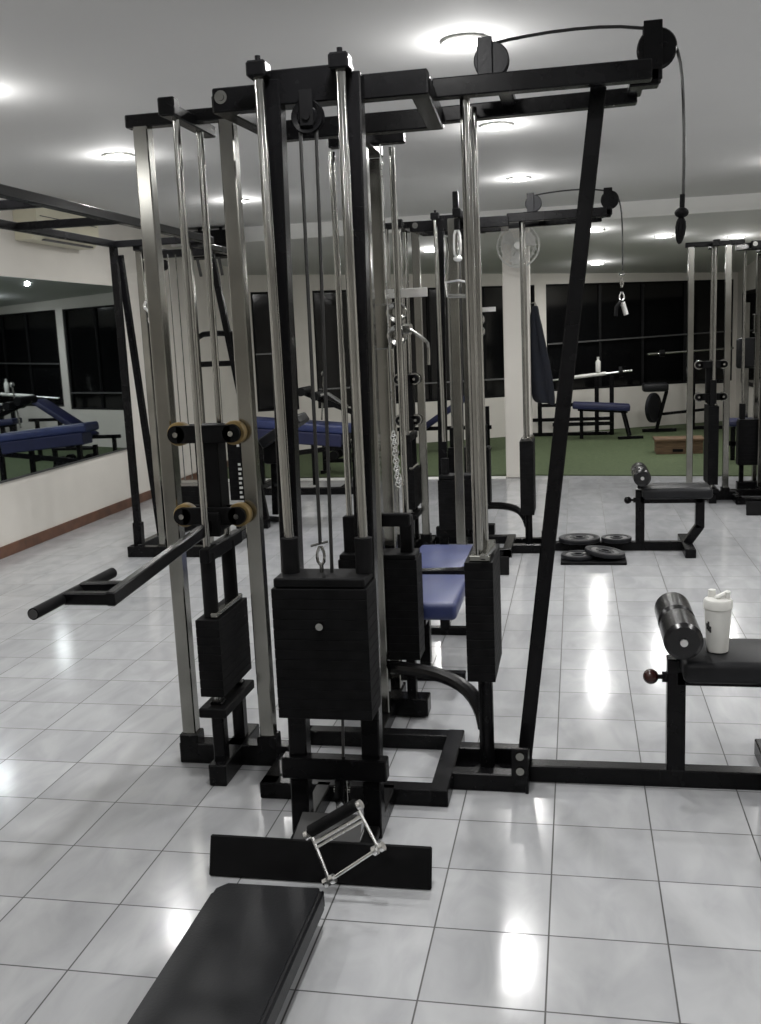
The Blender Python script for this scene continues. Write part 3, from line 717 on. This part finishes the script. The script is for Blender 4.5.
hk = MB().path([(-2.935, 3.86, 1.87), (-2.955, 3.86, 1.83), (-2.92, 3.86, 1.80), (-2.90, 3.86, 1.77), (-2.925, 3.86, 1.74), (-2.905, 3.86, 1.70)], .011, 7, 1)
Q(hk, 'carabiner', 'bright')

# tall mast machine with number-marked stack and bent-tube handle, beyond the ladder frame
mm_l = (-2.6, 4.95, 0)
mm = thing('cable_tower', 'black slanted-mast cable machine with bent-tube handle frame, behind the left steel posts', 'gym machine', mm_l)
Q2 = lambda mb, n, m, par=mm: mb.build(n, m, par, mm_l)
Q2(MB().bar((-2.83, 4.95, 2.36), (-2.50, 4.98, .06), .05, .05), 'slanted_mast', 'black')
Q2(MB().bar((-2.85, 4.96, 2.30), (-2.55, 4.96, 2.30), .05, .05), 'top_bar', 'black')
Q2(MB().path([(-3.03, 5.0, 1.28), (-3.04, 5.0, 1.50), (-3.02, 5.0, 1.60), (-2.93, 5.0, 1.64), (-2.60, 5.0, 1.62), (-2.57, 5.0, 1.60), (-2.57, 5.0, 1.28)], .023, 8, 1).bar((-3.04, 5.0, 1.385), (-2.55, 5.0, 1.385), .045, .045), 'handle_frame', 'black')
Q2(MB().span((-2.72, 4.97, 1.44), (-2.58, 5.05, 1.62), .03, 2), 'back_pad', 'leather')
st = Q2(stack_mesh(-2.77, -2.55, 4.88, 5.02, .25, .80, 14), 'weight_stack', 'stack')
lab = MB()
for i in range(14):
    if i in (8, 9, 10): continue
    lab.span((-2.685, 4.877, .268 + i * .0393), (-2.655 - (.008 if i % 2 else 0), 4.8795, .288 + i * .0393), 0)
Q2(lab, 'number_stickers', 'sticker', st)
Q2(MB().bar((-2.75, 4.95, .04), (-2.47, 4.95, .04), .08, .08), 'base_frame', 'black')

# dark padded bench with curved leg, left of the nearest tower's black post
db_l = (-2.45, 5.25, 0)
db = thing('curl_bench', 'dark padded curl bench with curved black leg, showing between the front tower posts', 'bench', db_l)
Q3 = lambda mb, n, m, par=db: mb.build(n, m, par, db_l)
Q3(MB().box((-2.40, 5.32, .79), (.41, .34, .09), Matrix.Rotation(-.55, 4, 'Y'), .02, 3), 'arm_pad', 'leather')
Q3(MB().box((-2.44, 5.30, .61), (.30, .10, .22), None, .03, 2), 'pad_bracket', 'blackm')
Q3(MB().bar((-2.52, 5.32, .05), (-2.5, 5.32, .72), .055, .055), 'post', 'black')
Q3(MB().path([(-2.50, 5.3, .32), (-2.43, 5.26, .33), (-2.37, 5.2, .25), (-2.35, 5.16, .12), (-2.34, 5.15, .02)], .026, 8, 1), 'leg', 'black')
Q3(MB().bar((-2.66, 5.30, .022), (-2.30, 5.15, .022), .05, .04), 'foot', 'black')

# big blue bench press station on the tiles before the turf, left
pb_l = (-2.8, 7.0, 0)
pbn = thing('bench_press_station', 'long blue padded bench with black frame before the left turf, behind the front tower', 'bench', pb_l)
Q4 = lambda mb, n, m, par=pbn: mb.build(n, m, par, pb_l)
b = MB().box((-2.78, 7.2, .66), (1.10, .34, .10), Matrix.Rotation(.09, 4, 'Y'), .028, 3)
Q4(b, 'bench_pad', 'blue')
Q4(MB().box((-2.80, 7.12, .55), (1.0, .22, .13), Matrix.Rotation(.09, 4, 'Y'), .01), 'pad_base', 'navy')
Q4(MB().bar((-3.25, 7.05, .34), (-2.20, 7.05, .45), .05, .05), 'brace', 'black')
for x in (-3.2, -2.62, -2.25): Q4(MB().bar((x, 7.1, .04), (x, 7.1, .58), .05, .05), 'leg', 'black')
Q4(MB().bar((-3.34, 6.71, .035), (-2.12, 6.71, .035), .07, .07).bar((-3.2, 6.71, .035), (-3.2, 7.4, .035), .06, .06).bar((-2.25, 6.71, .035), (-2.25, 7.4, .035), .06, .06), 'base_rail', 'black')
Q4(MB().bar((-2.70, 7.05, 1.02), (-2.16, 7.0, .80), .05, .05), 'lever_arm', 'black')
for x, z in ((-2.66, 1.03), (-2.52, .98)): Q4(MB().cyl((x, 6.85, z), (x, 7.2, z), .045), 'foam_roller', 'rubber')
Q4(MB().path([(-2.50, 6.95, .98), (-2.40, 6.95, 1.0), (-2.2, 6.95, .86)], .018, 8), 'handle', 'chrome')
Q4(MB().cyl((-2.52, 7.1, .72), (-2.47, 7.1, 1.18), .010).sphere((-2.47, 7.1, 1.2), .03), 'safety_pin', 'chrome')

# little dumbbell rack on the turf behind that bench
dr_l = (-2.52, 8.25, .012)
dr = thing('dumbbell_rack', 'small black two-tier dumbbell rack on the turf under the blue bench', 'rack', dr_l)
for x in (-2.80, -2.26): MB().bar((x, 8.25, .012), (x, 8.25, .40), .05, .05).bar((x, 8.1, .034), (x, 8.4, .034), .05, .04).build('side_post', 'black', dr, dr_l)
for z in (.15, .36): MB().bar((-2.80, 8.25, z), (-2.26, 8.25, z), .16, .03).build('shelf', 'blackm', dr, dr_l)
for x, z, lb in ((-2.66, .222, 'left one on the lower shelf'), (-2.40, .222, 'right one on the lower shelf'), (-2.53, .432, 'single one on the top shelf')):
    t = thing('dumbbell', 'black dumbbell on the small rack by the turf, ' + lb, 'dumbbell', (x, 8.25, z), 'dumbbells on the small rack')
    MB().cyl((0, -.10, 0), (0, .10, 0), .015).build('grip', 'chrome', t)
    for q in (-1, 1): MB().cyl((0, q * .08, 0), (0, q * .16, 0), .055, n=18).build('head', 'rubber', t)

# ------------------------------------------------------------------ back area on the turf
zt = .012
fb_l = (.42, 11.3, zt)
fbn = thing('flat_bench', 'navy flat bench on the turf under the racked barbell, right of the column', 'bench', fb_l)
Q5 = lambda mb, n, m, par=fbn: mb.build(n, m, par, fb_l)
Q5(MB().box((.42, 11.3, .46), (.78, .30, .09), Matrix.Rotation(.07, 4, 'Y'), .02, 2), 'bench_pad', 'navy')
Q5(MB().bar((.10, 11.3, .43), (.78, 11.3, .38), .05, .05).bar((-.25, 11.3, .22), (.55, 11.3, .22), .05, .05), 'frame', 'black')
Q5(MB().bar((.72, 11.3, .38), (.80, 11.2, .05), .05, .05).bar((.64, 11.1, .033), (.98, 11.15, .033), .05, .04), 'leg', 'black')
Q5(MB().bar((.15, 11.3, .42), (.15, 11.3, zt), .05, .05), 'leg', 'black')
rk_l = (.1, 11.7, zt)
rkk = thing('barbell_rack', 'black barbell rack uprights standing on the turf behind the flat bench', 'rack', rk_l)
for x in (-.44, .37, .58): MB().bar((x, 11.75, zt), (x, 11.75, .86 if x > 0 else .62), .06, .06).build('upright', 'black', rkk, rk_l)
for xa, xb, z in ((-.58, .6, .25), (-.60, .6, zt + .026), (-.44, .1, .46)): MB().bar((xa, 11.75, z), (xb, 11.75, z), .05, .05).build('cross_rail', 'black', rkk, rk_l)
bar_l = (.2, 11.66, .89)
bc = thing('barbell', 'pale steel barbell lying across the rack above the flat bench', 'barbell', bar_l)
MB().cyl((-.50, 11.68, .80), (.86, 11.68, .925), .014).build('bar', 'bright', bc, bar_l)
MB().cyl((-.06, 11.68, .845), (.50, 11.68, .895), .026).build('sleeve', 'white', bc, bar_l)
MB().cyl((.68, 11.68, .908), (.73, 11.68, .913), .075).build('collar', 'rubber', bc, bar_l)
wb_l = (.39, 11.68, .915)
wbt = thing('water_bottle', 'small clear-white water bottle balanced above the barbell, right of the column', 'bottle', wb_l)
MB().lathe((0, 0, 0), [(0, 0), (.032, 0), (.035, .02), (.035, .15), (.015, .18), (.015, .19), (0, .19)]).build('body', 'white', wbt)
MB().cyl((0, 0, .19), (0, 0, .215), .019).build('cap', 'sticker', wbt)

pc_l = (1.25, 12.0, zt)
pc = thing('preacher_stand', 'black leg curl stand with padded roller, on the turf by the back wall', 'gym machine', pc_l)
Q6 = lambda mb, n, m, par=pc: mb.build(n, m, par, pc_l)
Q6(MB().box((1.20, 12.0, .66), (.36, .3, .12), None, .03, 2), 'roller_pad', 'leather')
Q6(MB().bar((1.36, 12.0, .60), (1.22, 12.0, .045), .05, .05), 'stand', 'black')
Q6(MB().bar((1.30, 12.0, .27), (1.9, 12.0, .32), .04, .04).bar((1.02, 12.0, .038), (1.5, 12.0, .038), .05, .05), 'frame', 'black')
pw = Q6(MB().lathe((1.17, 11.92, .37), [(0, -.03), (.06, -.03), (.14, -.02), (.2, -.03), (.215, -.02), (.215, .02), (.2, .03), (.14, .02), (.06, .03), (0, .03)], 'X', 28, Matrix.Rotation(-.55, 4, 'Z')), 'loaded_plate', 'iron')
part_label(pw, 'round dark weight plate on its stand')
b2_l = (1.4, 12.1, 1.14)
b2 = thing('barbell', 'thin barbell racked higher up, left of the steel-posted tower at right', 'barbell', b2_l)
MB().cyl((1.10, 12.1, 1.13), (2.3, 12.2, 1.17), .014).build('bar', 'chrome', b2, b2_l)
MB().cyl((1.27, 12.11, 1.136), (1.34, 12.115, 1.139), .05).build('collar', 'rubber', b2, b2_l)
MB().cyl((1.12, 12.1, 1.13), (1.25, 12.1, 1.136), .02).build('sleeve', 'steel', b2, b2_l)
st_l = (2.05, 12.2, zt)
st_ = thing('barbell_stand', 'dark upright barbell stand against the right end of the back windows', 'rack', st_l)
for x in (1.75, 2.2): MB().bar((x, 12.22, zt), (x, 12.22, 1.13), .06, .06).build('upright', 'black', st_, st_l)
for z in (.5, zt + .026, .7): MB().bar((1.72, 12.22, z), (2.23, 12.22, z), .05, .05).build('cross_rail', 'black', st_, st_l)

sm_l = (2.1, 9.0, zt)
sm = thing('seated_press', 'dark seated press bench on the turf, cut off by the right edge of the photo', 'gym machine', sm_l)
Q8 = lambda mb, n, m, par=sm: mb.build(n, m, par, sm_l)
Q8(MB().span((1.86, 8.95, 1.02), (2.10, 9.03, 1.36), .03, 3), 'back_pad', 'leather')
Q8(MB().span((1.74, 8.55, .40), (2.25, 8.92, .47), .02, 2), 'seat_pad', 'navy')
Q8(MB().bar((1.98, 9.07, zt), (1.98, 9.07, 1.75), .06, .06), 'steel_upright', 'steel')
Q8(MB().bar((1.98, 8.6, .37), (1.98, 9.1, .37), .05, .05), 'seat_bar', 'black')
for x in (1.80, 2.2): Q8(MB().bar((x, 8.72, zt), (x, 8.72, .40), .05, .05), 'leg', 'black')
Q8(MB().bar((1.72, 8.72, .20), (2.28, 8.72, .20), .05, .05), 'cross_tube', 'black')

bx_l = (1.27, 9.5, zt)
bx = thing('wooden_step_box', 'low brown wooden step box on the turf', 'box', bx_l)
MB().span((1.02, 9.36, zt), (1.56, 9.40, .165), .003).span((1.02, 9.62, zt), (1.56, 9.66, .165), .003).span((1.02, 9.40, zt), (1.06, 9.62, .165), .003).span((1.52, 9.40, zt), (1.56, 9.62, .165), .003).build('side_boards', 'wood', bx, bx_l)
MB().span((1.00, 9.34, .165), (1.58, 9.68, .195), .004).build('top_board', 'wood', bx, bx_l)
MB().box((1.27, 9.358, .055), (.12, .006, .035), None, .004).build('hand_hole', 'frame', bx, bx_l)

ib_l = (-1.35, 10.0, zt)
ib = thing('incline_bench', 'dark inclined bench on the turf, seen left of the column behind the second tower', 'bench', ib_l)
Q7 = lambda mb, n, m, par=ib: mb.build(n, m, par, ib_l)
Q7(MB().box((-1.50, 10.0, .60), (.95, .32, .08), Matrix.Rotation(-.58, 4, 'Y'), .02, 2), 'back_pad', 'navy')
Q7(MB().bar((-2.3, 10.0, .33), (-1.0, 10.0, .33), .05, .05), 'frame', 'black')
for x in (-2.2, -1.05): Q7(MB().bar((x, 10.0, zt), (x, 10.0, .60 if x > -2 else .35), .05, .05).bar((x, 9.75, zt + .02), (x, 10.25, zt + .02), .05, .04), 'leg', 'black')

jk_l = (-.28, 7.8, 1.78)
jk = thing('hanging_jacket', 'dark navy jacket hanging at the right side of the fan column', 'jacket', jk_l)
jb = MB(); rows = [(1.80, -.335, -.325, 7.80), (1.70, -.365, -.315, 7.80), (1.55, -.38, -.27, 7.80), (1.30, -.385, -.22, 7.80), (1.05, -.38, -.16, 7.8), (.85, -.375, -.13, 7.8), (.80, -.33, -.14, 7.8)]
nk = 9; prev = None
for z, xa, xb, y in rows:
    ring = []
    for k in range(nk):
        t = k / (nk - 1); ring.append(jb.bm.verts.new((xa + (xb - xa) * t, y + .03 * math.sin(t * 9 + z * 2) - .05 * math.sin(PI * t), z - .05 * t * (1 if z < 1 else 0))))
    if prev:
        for k in range(nk - 1): jb.bm.faces.new((prev[k], prev[k + 1], ring[k + 1], ring[k]))
    prev = ring
jo = jb.build('body', 'cloth', jk, jk_l)
md = jo.modifiers.new('thickness', 'SOLIDIFY'); md.thickness = .03
md = jo.modifiers.new('soft', 'SUBSURF'); md.levels = md.render_levels = 2
MB().path([(-.385, 7.80, 1.82), (-.335, 7.80, 1.83), (-.32, 7.80, 1.79)], .008, 6).build('hook', 'chrome', jk, jk_l)

# ------------------------------------------------------------------ world, camera, look
w = bpy.data.worlds.new('night'); SC.world = w; w.use_nodes = True
w.node_tree.nodes['Background'].inputs['Color'].default_value = (.012, .013, .015, 1)
w.node_tree.nodes['Background'].inputs['Strength'].default_value = 1.0

cam = bpy.data.cameras.new('camera'); co = bpy.data.objects.new('camera', cam); COL.objects.link(co)
pitch, roll, yaw = 0.174165359, -0.0431558503, -0.197447028
fwd = Vector((math.sin(yaw) * math.cos(pitch), math.cos(yaw) * math.cos(pitch), -math.sin(pitch)))
rgt = Vector((math.cos(yaw), -math.sin(yaw), 0)); upv = rgt.cross(fwd)
r2 = rgt * math.cos(roll) + upv * math.sin(roll); u2 = -rgt * math.sin(roll) + upv * math.cos(roll)
co.matrix_world = Matrix((r2, u2, -fwd)).transposed().to_4x4()
co.location = (.0818705, -2.9977635, 1.5541452)
cam.sensor_fit = 'HORIZONTAL'; cam.sensor_width = 36.0; cam.lens = 999.18374 / 761 * 36
cam.clip_start = .05; cam.clip_end = 100
SC.camera = co
SC.view_settings.view_transform = 'Standard'
SC.view_settings.look = 'None'
SC.view_settings.exposure = 0.27
